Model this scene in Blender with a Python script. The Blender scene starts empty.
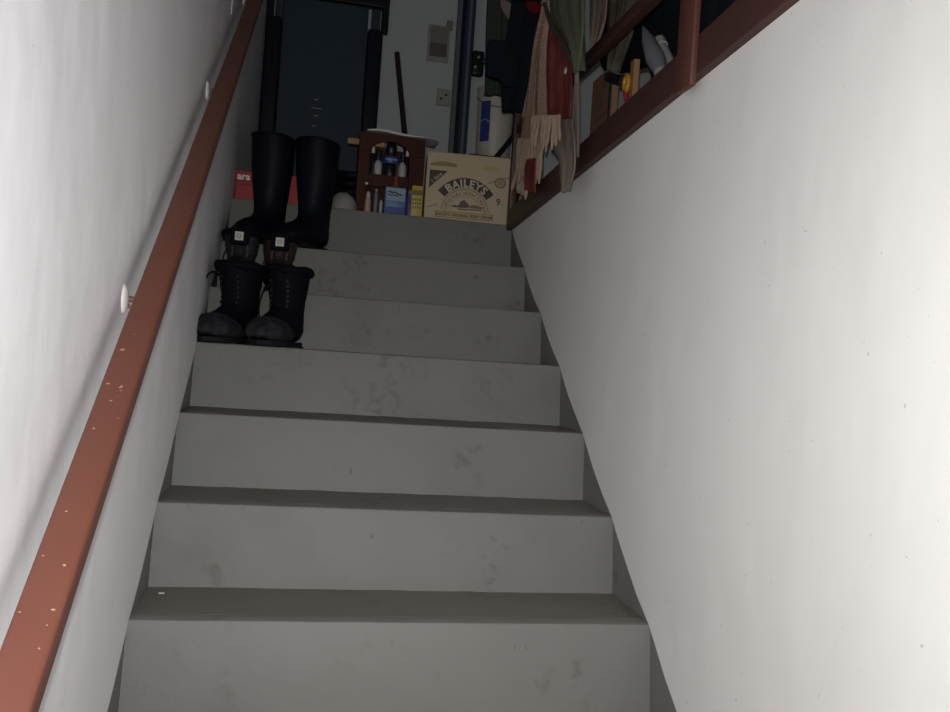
import bpy, bmesh, math, random
from mathutils import Vector, Matrix
random.seed(7)
S = bpy.context.scene
COL = S.collection
PI = math.pi

# ------------------------------------------------------------------ camera, light, exposure
CAM_POS = (0.2856, -1.7266, 0.5324)
YAW, PITCH, ROLL = -0.19388, 0.00034, -0.06830
def rot3(a, b, c):
    Rz = Matrix.Rotation(a, 3, 'Z'); Rx = Matrix.Rotation(b, 3, 'X'); Ry = Matrix.Rotation(c, 3, 'Y')
    return Rz @ Rx @ Ry
R3 = rot3(YAW, PITCH, ROLL)
right, fwd, up = R3.col[0].copy(), R3.col[1].copy(), R3.col[2].copy()
cd = bpy.data.cameras.new('camera'); cam = bpy.data.objects.new('camera', cd); COL.objects.link(cam)
cd.sensor_fit = 'HORIZONTAL'; cd.sensor_width = 36.0; cd.lens = 36.0*881.24/950.0
cd.clip_start = 0.02; cd.clip_end = 50
CM = Matrix((right, up, -fwd)).transposed().to_4x4()
CM.translation = CAM_POS
cam.matrix_world = CM
S.camera = cam

wd = bpy.data.worlds.new('world'); S.world = wd; wd.use_nodes = True
wd.node_tree.nodes['Background'].inputs[0].default_value = (0.5, 0.6, 0.8, 1)
wd.node_tree.nodes['Background'].inputs[1].default_value = 0.004

# the phone's flash, beside the lens: the only lamp that is on
fl = bpy.data.lights.new('phone_flash', 'AREA'); fl.shape = 'DISK'; fl.size = 0.012
fl.energy = 20.0; fl.color = (1.0, 0.985, 0.965)
flo = bpy.data.objects.new('phone_flash', fl); COL.objects.link(flo)
FM = CM.copy(); FM.translation = Vector(CAM_POS) - right*0.006 + up*0.034
flo.matrix_world = FM

S.view_settings.view_transform = 'Standard'
S.view_settings.look = 'None'
S.view_settings.gamma = 1.0
S.view_settings.use_curve_mapping = False
S.view_settings.exposure = 0.0

# ------------------------------------------------------------------ materials
def mat(name, col, rough=0.6, noise=None, bump=None, metal=0.0, spec=0.5, coords='Object', trans=0.0):
    """noise = (scale, amount, colour2, stretch) ; bump = (scale, strength, stretch)"""
    m = bpy.data.materials.new(name); m.use_nodes = True
    nt = m.node_tree; N = nt.nodes; L = nt.links
    b = N['Principled BSDF']
    b.inputs['Base Color'].default_value = (*col, 1); b.inputs['Roughness'].default_value = rough
    b.inputs['Metallic'].default_value = metal; b.inputs['Specular IOR Level'].default_value = spec
    if trans: b.inputs['Transmission Weight'].default_value = trans
    tc = N.new('ShaderNodeTexCoord')
    def mp(stretch):
        k = N.new('ShaderNodeMapping'); k.inputs['Scale'].default_value = stretch
        L.new(tc.outputs[coords], k.inputs['Vector']); return k
    if noise:
        sc, amt, c2, st = noise
        t = N.new('ShaderNodeTexNoise'); t.inputs['Scale'].default_value = sc; t.inputs['Detail'].default_value = 5
        L.new(mp(st).outputs[0], t.inputs['Vector'])
        r = N.new('ShaderNodeValToRGB'); r.color_ramp.elements[0].position = 0.35; r.color_ramp.elements[1].position = 0.7
        r.color_ramp.elements[0].color = (0,0,0,1); r.color_ramp.elements[1].color = (amt,amt,amt,1)
        L.new(t.outputs['Fac'], r.inputs[0])
        x = N.new('ShaderNodeMix'); x.data_type = 'RGBA'
        x.inputs[6].default_value = (*col,1); x.inputs[7].default_value = (*c2,1)
        L.new(r.outputs[0], x.inputs[0]); L.new(x.outputs[2], b.inputs['Base Color'])
    if bump:
        sc, stg, st = bump
        t = N.new('ShaderNodeTexNoise'); t.inputs['Scale'].default_value = sc; t.inputs['Detail'].default_value = 4
        L.new(mp(st).outputs[0], t.inputs['Vector'])
        bp = N.new('ShaderNodeBump'); bp.inputs['Strength'].default_value = stg; bp.inputs['Distance'].default_value = 0.004
        L.new(t.outputs['Fac'], bp.inputs['Height']); L.new(bp.outputs[0], b.inputs['Normal'])
    return m

def wall_paint(name, base):
    """white emulsion over uneven plaster: brushed relief, faint grey scuffs and a few dark specks"""
    m = mat(name, base, 0.5, None, None, spec=0.35)
    nt = m.node_tree; N = nt.nodes; L = nt.links; b = N['Principled BSDF']
    tc = N.new('ShaderNodeTexCoord')
    def noise(scale, st, det=4):
        k = N.new('ShaderNodeMapping'); k.inputs['Scale'].default_value = st
        L.new(tc.outputs['Object'], k.inputs['Vector'])
        t = N.new('ShaderNodeTexNoise'); t.inputs['Scale'].default_value = scale; t.inputs['Detail'].default_value = det
        L.new(k.outputs[0], t.inputs['Vector']); return t
    def ramp(src, p0, p1, v0, v1):
        r = N.new('ShaderNodeMapRange'); r.inputs[1].default_value = p0; r.inputs[2].default_value = p1
        r.inputs[3].default_value = v0; r.inputs[4].default_value = v1; L.new(src, r.inputs[0]); return r.outputs[0]
    a = noise(2.6, (1,1,1.6), 6); c = noise(85, (1,1,1), 2); s = noise(9, (1,2.2,.5), 5)
    def mix(f, c1, c2):
        x = N.new('ShaderNodeMix'); x.data_type = 'RGBA'; L.new(f, x.inputs[0])
        if isinstance(c1, tuple): x.inputs[6].default_value = (*c1,1)
        else: L.new(c1, x.inputs[6])
        x.inputs[7].default_value = (*c2,1); return x.outputs[2]
    col = mix(ramp(a.outputs['Fac'], .42,.72, 0,.45), base, tuple(v*.94 for v in base))
    col = mix(ramp(s.outputs['Fac'], .58,.75, 0,.30), col, tuple(v*.90 for v in base))
    col = mix(ramp(c.outputs['Fac'], .745,.77, 0,.55), col, tuple(v*.45 for v in base))
    L.new(col, b.inputs['Base Color'])
    h1 = noise(4.5, (1,1.2,1.0), 2); h2 = noise(15, (1,1.5,.45), 5); h3 = noise(120, (1,1,.7), 2)
    def mul(o, v):
        q = N.new('ShaderNodeMath'); q.operation = 'MULTIPLY'; L.new(o, q.inputs[0]); q.inputs[1].default_value = v; return q.outputs[0]
    def add(o1, o2):
        q = N.new('ShaderNodeMath'); L.new(o1, q.inputs[0]); L.new(o2, q.inputs[1]); return q.outputs[0]
    h = add(add(mul(h1.outputs['Fac'], 1.0), mul(h2.outputs['Fac'], .15)), mul(h3.outputs['Fac'], .02))
    bp = N.new('ShaderNodeBump'); bp.inputs['Strength'].default_value = 0.45; bp.inputs['Distance'].default_value = 0.012
    L.new(h, bp.inputs['Height']); L.new(bp.outputs[0], b.inputs['Normal'])
    return m

def step_paint(name, base, dirt, amt):
    """grey floor paint with scuffs, rubbed patches and dirt specks; varied from piece to piece"""
    m = mat(name, base, 0.55, None, None, spec=0.35)
    nt = m.node_tree; N = nt.nodes; L = nt.links; b = N['Principled BSDF']
    tc = N.new('ShaderNodeTexCoord'); oi = N.new('ShaderNodeObjectInfo')
    off = N.new('ShaderNodeVectorMath'); off.operation = 'SCALE'
    cx = N.new('ShaderNodeCombineXYZ')
    for i in range(3): L.new(oi.outputs['Random'], cx.inputs[i])
    L.new(cx.outputs[0], off.inputs[0]); off.inputs['Scale'].default_value = 37.0
    ad = N.new('ShaderNodeVectorMath'); L.new(tc.outputs['Object'], ad.inputs[0]); L.new(off.outputs[0], ad.inputs[1])
    def noise(scale, st=(1,1,1), det=4):
        k = N.new('ShaderNodeMapping'); k.inputs['Scale'].default_value = st; L.new(ad.outputs[0], k.inputs['Vector'])
        t = N.new('ShaderNodeTexNoise'); t.inputs['Scale'].default_value = scale; t.inputs['Detail'].default_value = det
        L.new(k.outputs[0], t.inputs['Vector']); return t.outputs['Fac']
    def rng(src, p0, p1, v1):
        r = N.new('ShaderNodeMapRange'); r.inputs[1].default_value = p0; r.inputs[2].default_value = p1
        r.inputs[3].default_value = 0; r.inputs[4].default_value = v1; L.new(src, r.inputs[0]); return r.outputs[0]
    def mul(o1, o2):
        q = N.new('ShaderNodeMath'); q.operation = 'MULTIPLY'; L.new(o1, q.inputs[0]); L.new(o2, q.inputs[1]); return q.outputs[0]
    def mix(f, c1, c2):
        x = N.new('ShaderNodeMix'); x.data_type = 'RGBA'; L.new(f, x.inputs[0])
        if isinstance(c1, tuple): x.inputs[6].default_value = (*c1,1)
        else: L.new(c1, x.inputs[6])
        x.inputs[7].default_value = (*c2,1); return x.outputs[2]
    col = mix(rng(noise(4,(1,1,1),5), .4,.75, .45*amt), base, tuple(v*.8 for v in base))
    col = mix(rng(noise(3.2,(1,1,1.3),6), .56,.72, .5*amt), col, dirt)
    blot = mul(rng(noise(42,(1,1,1),3), .48,.74, 1.0), rng(noise(6.5,(1,1,1),2), .56,.68, .62*amt))
    col = mix(blot, col, tuple(v*.55 for v in dirt))
    col = mix(mul(rng(noise(60,(1,1,.35),3), .64,.72, 1.0), rng(noise(10,(1,1,1),2), .60,.66, .75*amt)), col, (0.045,0.04,0.035))
    L.new(col, b.inputs['Base Color'])
    bp = N.new('ShaderNodeBump'); bp.inputs['Strength'].default_value = 0.35; bp.inputs['Distance'].default_value = 0.004
    L.new(noise(22,(1,1,1),5), bp.inputs['Height']); L.new(bp.outputs[0], b.inputs['Normal'])
    return m

M = {}
M['wall'] = wall_paint('white_plaster', (0.835,0.835,0.86))
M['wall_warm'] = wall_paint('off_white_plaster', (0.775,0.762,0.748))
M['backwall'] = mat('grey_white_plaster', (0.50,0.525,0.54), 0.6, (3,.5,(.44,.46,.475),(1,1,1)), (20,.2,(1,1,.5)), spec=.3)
M['riser'] = step_paint('grey_riser_paint', (0.172,0.173,0.162), (0.118,0.108,0.094), 0.9)
M['tread'] = step_paint('grey_tread_paint', (0.185,0.172,0.156), (0.12,0.10,0.082), 1.0)
M['string'] = step_paint('grey_stringer_paint', (0.17,0.17,0.163), (0.12,0.11,0.095), 0.8)
M['floor'] = mat('grey_floor', (0.2,0.19,0.175), 0.6, (5,.5,(.13,.12,.1),(1,1,1)), (30,.2,(1,1,1)))
M['ceiling'] = mat('ceiling_white', (0.6,0.6,0.59), 0.8, None, (20,.2,(1,1,1)))
M['rail'] = mat('redbrown_paint', (0.138,0.047,0.031), 0.5, (14,.35,(.16,.06,.041),(1,1,1)), (60,.06,(1,1,1)), spec=.4)
M['chip'] = mat('chipped_primer', (0.40,0.25,0.19), 0.6)
M['wood_dark'] = mat('dark_redbrown_wood', (0.064,0.026,0.022), 0.5, (9,.6,(.04,.017,.015),(1,.3,1)), (50,.12,(1,.1,1)), spec=.4)
M['wood_post'] = mat('redbrown_post_wood', (0.105,0.036,0.026), 0.5, (9,.7,(.055,.022,.018),(1,1,.2)), (50,.12,(1,1,.1)), spec=.4)
M['rack'] = mat('brown_stained_wood', (0.056,0.015,0.009), 0.65, (8,.7,(.032,.010,.007),(1,1,.25)), (60,.15,(1,1,.15)), spec=.2)
M['white_pl'] = mat('white_plastic', (0.78,0.77,0.74), 0.35)
M['eyelet'] = mat('dark_eyelet_metal', (0.02,0.02,0.024), 0.5, metal=.5)
M['steel'] = mat('bracket_metal', (0.13,0.075,0.06), 0.45, metal=.3)
M['rubber'] = mat('black_rubber', (0.003,0.004,0.008), 0.55, None, (20,.1,(1,1,1)), spec=.13)
M['rubber_sole'] = mat('sole_rubber', (0.006,0.0065,0.009), 0.8, None, (80,.2,(1,1,1)), spec=.25)
M['leather'] = mat('black_leather', (0.0022,0.003,0.006), 0.75, (30,.5,(.005,.005,.008),(1,1,1)), (90,.35,(1,1,1)), spec=.1)
M['suede'] = mat('scuffed_grey_suede', (0.007,0.008,0.011), 0.9, (24,.9,(.040,.041,.046),(1,1,1)), (110,.4,(1,1,1)), spec=.2)
M['brownleather'] = mat('dark_brown_leather', (0.034,0.02,0.016), 0.7, (30,.5,(.02,.014,.012),(1,1,1)), (90,.3,(1,1,1)), spec=.25)
M['lace'] = mat('black_lace', (0.004,0.004,0.007), 0.9, spec=.1)
M['greylace'] = mat('grey_lace', (0.016,0.016,0.02), 0.9, spec=.15)
M['patch'] = mat('white_label_cloth', (0.50,0.50,0.48), 0.8)
M['patch_ink'] = mat('label_ink', (0.12,0.12,0.12), 0.8)
M['red'] = mat('red_card', (0.33,0.010,0.016), 0.55)
M['darkred'] = mat('dark_red_lining', (0.12,0.008,0.012), 0.9, spec=.1)
M['white_ink'] = mat('white_print', (0.75,0.72,0.70), 0.6)
M['card'] = mat('cream_carton', (0.42,0.345,0.22), 0.6, (5,.4,(.36,.29,.18),(1,1,1)))
M['card_tan'] = mat('tan_print', (0.22,0.15,0.075), 0.6)
M['card_mid'] = mat('brown_print', (0.15,0.105,0.075), 0.6)
M['ink'] = mat('dark_print', (0.035,0.02,0.018), 0.6)
M['ink_purple'] = mat('purple_print', (0.085,0.05,0.065), 0.6)
M['cream_ink'] = mat('cream_print', (0.50,0.43,0.31), 0.6)
M['gold_ink'] = mat('gold_print', (0.40,0.30,0.13), 0.6)
M['yellow'] = mat('yellow_packet', (0.42,0.32,0.05), 0.5)
M['olive_ink'] = mat('olive_print', (0.13,0.10,0.03), 0.6)
M['blue_lab'] = mat('blue_label', (0.075,0.15,0.29), 0.4, None)
M['blue_deep'] = mat('deep_blue_plastic', (0.03,0.05,0.22), 0.35)
M['blue_pale'] = mat('pale_blue_label', (0.20,0.28,0.37), 0.4)
M['pale_pl'] = mat('pale_plastic', (0.40,0.38,0.36), 0.4)
M['pinkish'] = mat('pink_plastic', (0.42,0.26,0.24), 0.45)
M['purple'] = mat('purple_plastic', (0.09,0.06,0.16), 0.45)
M['black_pl'] = mat('black_plastic', (0.008,0.009,0.013), 0.4)
M['clear'] = mat('amber_clear_plastic', (0.16,0.06,0.03), 0.2)
M['pine'] = mat('pale_pine', (0.34,0.19,0.09), 0.6, (8,.5,(.26,.14,.07),(.3,1,1)), None)
M['stick'] = mat('dark_brown_stick', (0.022,0.012,0.012), 0.6)
M['paper'] = mat('white_paper', (0.55,0.55,0.53), 0.8)
M['darkcloth'] = mat('black_cloth', (0.010,0.012,0.018), 0.9, None, (120,.3,(1,1,1)), spec=.1)
M['bundle'] = mat('pale_grey_cloth', (0.26,0.26,0.24), 0.9, (10,.5,(.2,.2,.19),(1,1,1)), (60,.4,(1,1,1)))
M['door'] = mat('dark_teal_door', (0.034,0.054,0.074), 0.6, (4,.6,(.027,.043,.060),(1,1,.3)), (30,.1,(1,1,.2)), spec=.3)
M['jamb'] = mat('near_black_jamb', (0.006,0.008,0.016), 0.5, spec=.3)
M['scratch'] = mat('pale_scratch', (0.30,0.31,0.31), 0.7)
M['bluepost'] = mat('dark_blue_painted_metal', (0.022,0.034,0.070), 0.4)
M['greyblue'] = mat('grey_blue_metal', (0.12,0.14,0.17), 0.45)
M['switch'] = mat('grey_plastic', (0.22,0.21,0.185), 0.5)
M['switch_dk'] = mat('dark_grey_plastic', (0.115,0.11,0.095), 0.5)
M['switch_fr'] = mat('ivory_plastic', (0.33,0.32,0.28), 0.5)
M['bucket'] = mat('white_bucket_plastic', (0.50,0.47,0.42), 0.45)
M['coat'] = mat('dark_green_cloth', (0.050,0.066,0.050), 0.9, (8,.5,(.035,.048,.036),(1,1,1)), (150,.3,(1,1,1)), spec=.1)
M['coatpatch'] = mat('greyish_pink_lining', (0.25,0.19,0.18), 0.9)
M['olive'] = mat('olive_cloth', (0.105,0.11,0.078), 0.9, (6,.6,(.075,.08,.058),(1,1,1)), (150,.3,(1,1,1)), spec=.1)
M['redfab'] = mat('faded_red_wool', (0.20,0.052,0.046), 0.95, (22,.9,(.11,.026,.026),(1,1,.6)), (160,.5,(1,1,1)), spec=.05)
M['beige'] = mat('beige_cloth', (0.20,0.165,0.142), 0.95, (14,.5,(.15,.124,.105),(1,1,.5)), (140,.4,(1,1,1)), spec=.05)
M['fringe'] = mat('cream_fringe_yarn', (0.34,0.25,0.19), 0.95, (30,.5,(.25,.18,.135),(1,1,1)), None, spec=.05)
M['tanfab'] = mat('dusty_pink_cloth', (0.30,0.22,0.18), 0.95, (12,.6,(.2,.145,.12),(1,3,.3)), (140,.3,(1,1,1)), spec=.05)
M['camo'] = mat('khaki_camouflage_cloth', (0.13,0.115,0.085), 0.95, (9,1,(.05,.045,.035),(1,1,1)), None, spec=.05)
M['cardboard'] = mat('tan_cardboard', (0.26,0.15,0.08), 0.8, (12,.6,(.19,.105,.058),(1,1,.2)))
M['orange'] = mat('orange_yellow_plastic', (0.55,0.25,0.03), 0.4)
M['lav'] = mat('lavender_grey_cloth', (0.16,0.16,0.19), 0.8, None, (100,.2,(1,1,1)))
M['lightgrey'] = mat('light_grey_plastic', (0.36,0.36,0.37), 0.45)
M['navy'] = mat('dark_navy_plastic', (0.008,0.015,0.024), 0.35, spec=.3)

def woven():
    """dusty pink weave with fine cross ribs"""
    m = mat('woven_pink_tan_wool', (0.46,0.27,0.20), 0.95, None, None, spec=.05)
    nt = m.node_tree; N = nt.nodes; L = nt.links; b = N['Principled BSDF']
    tc = N.new('ShaderNodeTexCoord')
    w = N.new('ShaderNodeTexWave'); w.wave_type = 'BANDS'; w.bands_direction = 'Z'
    w.inputs['Scale'].default_value = 48; w.inputs['Distortion'].default_value = 1.5
    L.new(tc.outputs['Object'], w.inputs['Vector'])
    n = N.new('ShaderNodeTexNoise'); n.inputs['Scale'].default_value = 14; L.new(tc.outputs['Object'], n.inputs['Vector'])
    x = N.new('ShaderNodeMix'); x.data_type = 'RGBA'; x.inputs[6].default_value = (0.30,0.18,0.145,1); x.inputs[7].default_value = (0.46,0.29,0.225,1)
    L.new(w.outputs['Fac'], x.inputs[0])
    y = N.new('ShaderNodeMix'); y.data_type = 'RGBA'; L.new(n.outputs['Fac'], y.inputs[0]); L.new(x.outputs[2], y.inputs[6]); y.inputs[7].default_value = (0.28,0.20,0.14,1)
    L.new(y.outputs[2], b.inputs['Base Color'])
    bp = N.new('ShaderNodeBump'); bp.inputs['Strength'].default_value = .6; bp.inputs['Distance'].default_value = .004
    L.new(w.outputs['Fac'], bp.inputs['Height']); L.new(bp.outputs[0], b.inputs['Normal'])
    return m
M['weave'] = woven()

# ------------------------------------------------------------------ mesh helpers
class MB:
    """collects shapes; build() links them as ONE mesh object"""
    def __init__(s): s.bm = bmesh.new()
    def box(s, x0,x1,y0,y1,z0,z1, bev=0.0, seg=2, mtx=None):
        t = bmesh.new(); bmesh.ops.create_cube(t, size=1)
        for v in t.verts: v.co = Vector((x0+(v.co.x+.5)*(x1-x0), y0+(v.co.y+.5)*(y1-y0), z0+(v.co.z+.5)*(z1-z0)))
        if bev: bmesh.ops.bevel(t, geom=t.edges[:], offset=bev, segments=seg, affect='EDGES', profile=.5)
        return s._merge(t, mtx)
    def _merge(s, t, mtx=None):
        if mtx: bmesh.ops.transform(t, matrix=mtx, verts=t.verts)
        me = bpy.data.meshes.new('tmp'); t.to_mesh(me); t.free(); s.bm.from_mesh(me); bpy.data.meshes.remove(me); return s
    def prism(s, pts, fn, d0, d1, bev=0):
        """pts: 2-D outline; fn(a,b,d) -> 3-D; extruded d0..d1"""
        t = bmesh.new()
        A = [t.verts.new(fn(a,b,d0)) for a,b in pts]; B = [t.verts.new(fn(a,b,d1)) for a,b in pts]
        n = len(pts); t.faces.new(A); t.faces.new(B[::-1])
        for i in range(n): t.faces.new((A[i], B[i], B[(i+1)%n], A[(i+1)%n]))
        bmesh.ops.recalc_face_normals(t, faces=t.faces)
        if bev: bmesh.ops.bevel(t, geom=t.edges[:], offset=bev, segments=2, affect='EDGES', profile=.5)
        return s._merge(t)
    def loft(s, rings, cap0=True, cap1=True, closed=True):
        t = bmesh.new(); R = [[t.verts.new(p) for p in r] for r in rings]; n = len(R[0])
        for a, b in zip(R, R[1:]):
            for i in range(n if closed else n-1):
                j = (i+1) % n; t.faces.new((a[i], a[j], b[j], b[i]))
        if cap0: t.faces.new(R[0][::-1])
        if cap1: t.faces.new(R[-1])
        bmesh.ops.recalc_face_normals(t, faces=t.faces)
        return s._merge(t)
    def lathe(s, prof, c=(0,0,0), n=24, mtx=None):
        rings = [[Vector((c[0]+r*math.cos(2*PI*i/n), c[1]+r*math.sin(2*PI*i/n), c[2]+z)) for i in range(n)] for r, z in prof]
        if mtx: rings = [[mtx @ p for p in r] for r in rings]
        return s.loft(rings)
    def tube(s, pts, r, n=8, cap=True):
        pts = [Vector(p) for p in pts]; rings = []; prev = None
        for i, p in enumerate(pts):
            d = (pts[min(i+1,len(pts)-1)] - pts[max(i-1,0)]).normalized()
            ref = prev if prev is not None else (Vector((0,0,1)) if abs(d.z) < .9 else Vector((1,0,0)))
            u = (ref - d*ref.dot(d)).normalized(); prev = u; w = d.cross(u)
            rr = r[i] if isinstance(r, (list,tuple)) else r
            rings.append([p + (u*math.cos(2*PI*k/n) + w*math.sin(2*PI*k/n))*rr for k in range(n)])
        return s.loft(rings, cap, cap)
    def build(s, name, material, parent=None, smooth=None, loc=None):
        me = bpy.data.meshes.new(name)
        if loc:
            for v in s.bm.verts: v.co -= Vector(loc)
        s.bm.to_mesh(me); s.bm.free()
        me.materials.append(M[material])
        if smooth:
            for p in me.polygons: p.use_smooth = True
            me.set_sharp_from_angle(angle=math.radians(smooth))
        o = bpy.data.objects.new(name, me); COL.objects.link(o)
        if loc: o.location = loc
        if parent: o.parent = parent
        return o
def tag(o, label=None, cat=None, group=None, kind=None):
    if label: o['label'] = label
    if cat: o['category'] = cat
    if group: o['group'] = group
    if kind: o['kind'] = kind
    return o
def thing(name, label, cat, loc=(0,0,0), rz=0.0, group=None):
    o = bpy.data.objects.new(name, None); COL.objects.link(o)
    o.location = loc; o.rotation_euler = (0,0,rz); o.empty_display_size = .05
    return tag(o, label, cat, group)
def struct(o, label, cat): return tag(o, label, cat, None, 'structure')
def text_mesh(body, size, name, material, parent, fn, extrude=.0, bend=None, align='CENTER', spacing=1.0, bold=0.0):
    """flat lettering; fn(x, y) -> 3-D position ; bend = radius of an arc"""
    cu = bpy.data.curves.new(name, 'FONT'); cu.body = body; cu.size = size; cu.align_x = align; cu.space_character = spacing
    cu.offset = bold; cu.resolution_u = 2
    o = bpy.data.objects.new(name+'_curve', cu); COL.objects.link(o)
    dg = bpy.context.evaluated_depsgraph_get()
    me = bpy.data.meshes.new_from_object(o.evaluated_get(dg))
    bpy.data.objects.remove(o); bpy.data.curves.remove(cu)
    for v in me.vertices:
        x, y = v.co.x, v.co.y
        if bend:
            a = x/bend; x, y = (bend+y)*math.sin(a), (bend+y)*math.cos(a)
        v.co = fn(x, y)
    me.materials.clear(); me.materials.append(M[material]); me.name = name
    r = bpy.data.objects.new(name, me); COL.objects.link(r); r.parent = parent
    return r

W = 1.035
T = 0.2569                      # going of one step
LEAN = 0.0286                   # each riser leans: its foot stands this far in front of its head
ZN = {1:0.0, 2:.1746, 3:.3477, 4:.5206, 5:.6880, 6:.8555, 7:1.0382}
for k in range(0,-7,-1): ZN[k] = (k-1)*.1735
ZL = ZN[-6] - .1735             # lower floor
def yn(k): return (k-1)*T
ZU = ZN[7]                      # upper floor
YB = 2.75                       # back wall
XR = 3.2; YF = -3.4; ZC = 3.45

# ------------------------------------------------------------------ the setting
nos = [(yn(k), ZN[k]) for k in range(-6,8)]
low_line = [(YF, ZL), (yn(-6)-T*.98, ZL)] 
# white plaster stops along the line of the nosings; it sags a little between them
edge = []
for (a, b) in zip(nos, nos[1:]):
    edge.append(a)
    for f in (.3,.6,.85): edge.append((a[0]+(b[0]-a[0])*f, a[1]+(b[1]-a[1])*f - .010*math.sin(PI*f) + random.uniform(-.002,.002)))
edge.append(nos[-1])
X = lambda a,b,d: Vector((d,a,b))
wl = MB().prism([(YF,ZL)] + [(nos[0][0]-T, ZL)] + edge + [(YB,ZU),(YB,ZC),(YF,ZC)], X, -.12, .004).build('wall_left', 'wall')
struct(wl, 'tall white plastered wall on the handrail side of the stairs', 'wall')
def top_z(y): return 1.014 + (1.547-y)*.0631
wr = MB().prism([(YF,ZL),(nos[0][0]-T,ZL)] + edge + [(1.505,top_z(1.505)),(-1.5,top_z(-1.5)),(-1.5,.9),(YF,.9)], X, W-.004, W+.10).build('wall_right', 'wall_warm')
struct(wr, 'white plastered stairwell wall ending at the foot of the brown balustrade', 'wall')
tooth = [(yn(-6)-T, ZL)] + [(y, z+.0) for y,z in nos] + [(yn(7), ZU-.35)] + [(yn(-6)+.2, ZL-.05),(yn(-6)-T, ZL-.05)]
t1 = MB().prism(tooth, X, -.10, 0.0).build('trim_1', 'string'); struct(t1, 'grey painted wall strip beside the step ends under the handrail', 'trim')
t2 = MB().prism(tooth, X, W, W+.09).build('trim_2', 'string'); struct(t2, 'grey painted wall strip beside the step ends on the balustrade side', 'trim')
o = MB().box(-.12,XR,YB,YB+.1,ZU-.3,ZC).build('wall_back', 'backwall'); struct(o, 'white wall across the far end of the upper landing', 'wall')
o = MB().box(XR,XR+.1,YF,YB+.1,ZU-.3,ZC).build('wall_far_right', 'wall'); struct(o, 'white wall closing the upper room beyond the balustrade', 'wall')
o = MB().box(-.12,XR,YF-.1,YF,ZL-.1,ZC).build('wall_front', 'wall'); struct(o, 'white wall behind the foot of the stairs', 'wall')
o = MB().box(-.12,XR+.1,YF-.1,YB+.1,ZC,ZC+.1).build('ceiling', 'ceiling'); struct(o, 'white ceiling over the upper landing and stairwell', 'ceiling')
o = MB().box(-.12,W+.1,YF,yn(-6)-.02,ZL-.1,ZL).build('floor', 'floor'); struct(o, 'grey floor at the foot of the stairs', 'floor')
o = MB().prism([(0,yn(7)+.035),(W-.0,yn(7)+.035),(W,1.562),(W+.10,1.562),(W+.10,YF),(XR,YF),(XR,YB),(0,YB)], lambda a,b,d: Vector((a,b,d)), ZU-.14, ZU).build('floor_upper', 'floor')
struct(o, 'grey floor of the upper landing', 'floor')
o = MB().box(-.0,W+.1,YF,-1.5,.9,ZU).build('ceiling_lower', 'ceiling'); struct(o, 'white ceiling over the foot of the stairs', 'ceiling')

# ------------------------------------------------------------------ staircase
st = bpy.data.objects.new('staircase', None); COL.objects.link(st)
tag(st, 'grey painted staircase with worn, scuffed steps between white walls', 'staircase', None, 'structure')
for k in range(-6, 8):
    y0 = yn(k); zb = ZN[k-1] if k-1 in ZN else ZL
    # riser: a leaning slab, slightly bowed along its face
    m = MB(); n = 24; rings = []
    for i in range(n+1):
        x = .0005 + (W-.001)*i/n
        w1 = random.uniform(-.0012,.0012); w2 = random.uniform(-.001,.001)
        zt = ZN[k]
        rings.append([Vector((x,y0-LEAN+w1,zb-.001)), Vector((x,y0-.0035+w2,zt-.006)), Vector((x,y0-.0015+w2,zt-.0015)), Vector((x,y0+.002,zt)), Vector((x,y0+.035,zt)), Vector((x,y0+.012,zb-.001))])
    m.loft(rings); m.build('riser', 'riser', st, 35, (W/2, y0, zb))
    if k < 7:
        m = MB(); rings = []
        y1 = yn(k+1)-LEAN+.004
        for i in range(n+1):
            x = .0005 + (W-.001)*i/n; h = random.uniform(-.0006,.0006)
            rings.append([Vector((x,y0+.0355,ZN[k]+h)), Vector((x,(y0+y1)/2,ZN[k]+h)), Vector((x,y1,ZN[k]+h-.0003)), Vector((x,y1,ZN[k]-.04)), Vector((x,y0+.0355,ZN[k]-.04))])
        m.loft(rings); m.build('tread', 'tread', st, 35, (W/2, y0, ZN[k]))
m = MB(); m.box(.030,.042,yn(1)+.168,yn(1)+.173,.0012,.0032,.0008,1); pc = m.build('paint_chip', 'white_pl')
tag(pc, 'small white paint chip lying on the lowest visible tread by the wall', 'chip')

# ------------------------------------------------------------------ handrail
SL = 0.667
def hr(y, off): return off + SL*y
h = thing('handrail', 'red-brown painted wooden handrail running up the white wall', 'handrail', (0.05,-1.9,hr(-1.9,.77)))
inv = Vector(h.location)
def rail_prof():
    x0,x1,z0,z1 = .0285,.0725,.748,.792
    pts = []; r = .005; z0 = .742
    for cx,cz,a0 in ((x1-r,z1-r,0),(x0+r,z1-r,90),(x0+r+.003,z0+r,180),(x1-r-.003,z0+r,270)):
        for i in range(4): a = math.radians(a0+30*i); pts.append((cx+r*math.cos(a), cz+r*math.sin(a)))
    return pts
pr = rail_prof()
m = MB(); m.loft([[Vector((a, y, b+SL*y)) for a,b in pr] for y in (-1.95,-1.2,-.6,0,.6,1.2,1.62)])
rl = m.build('rail', 'rail', h, 40, tuple(inv)); rl.location = (0,0,0)
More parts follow.
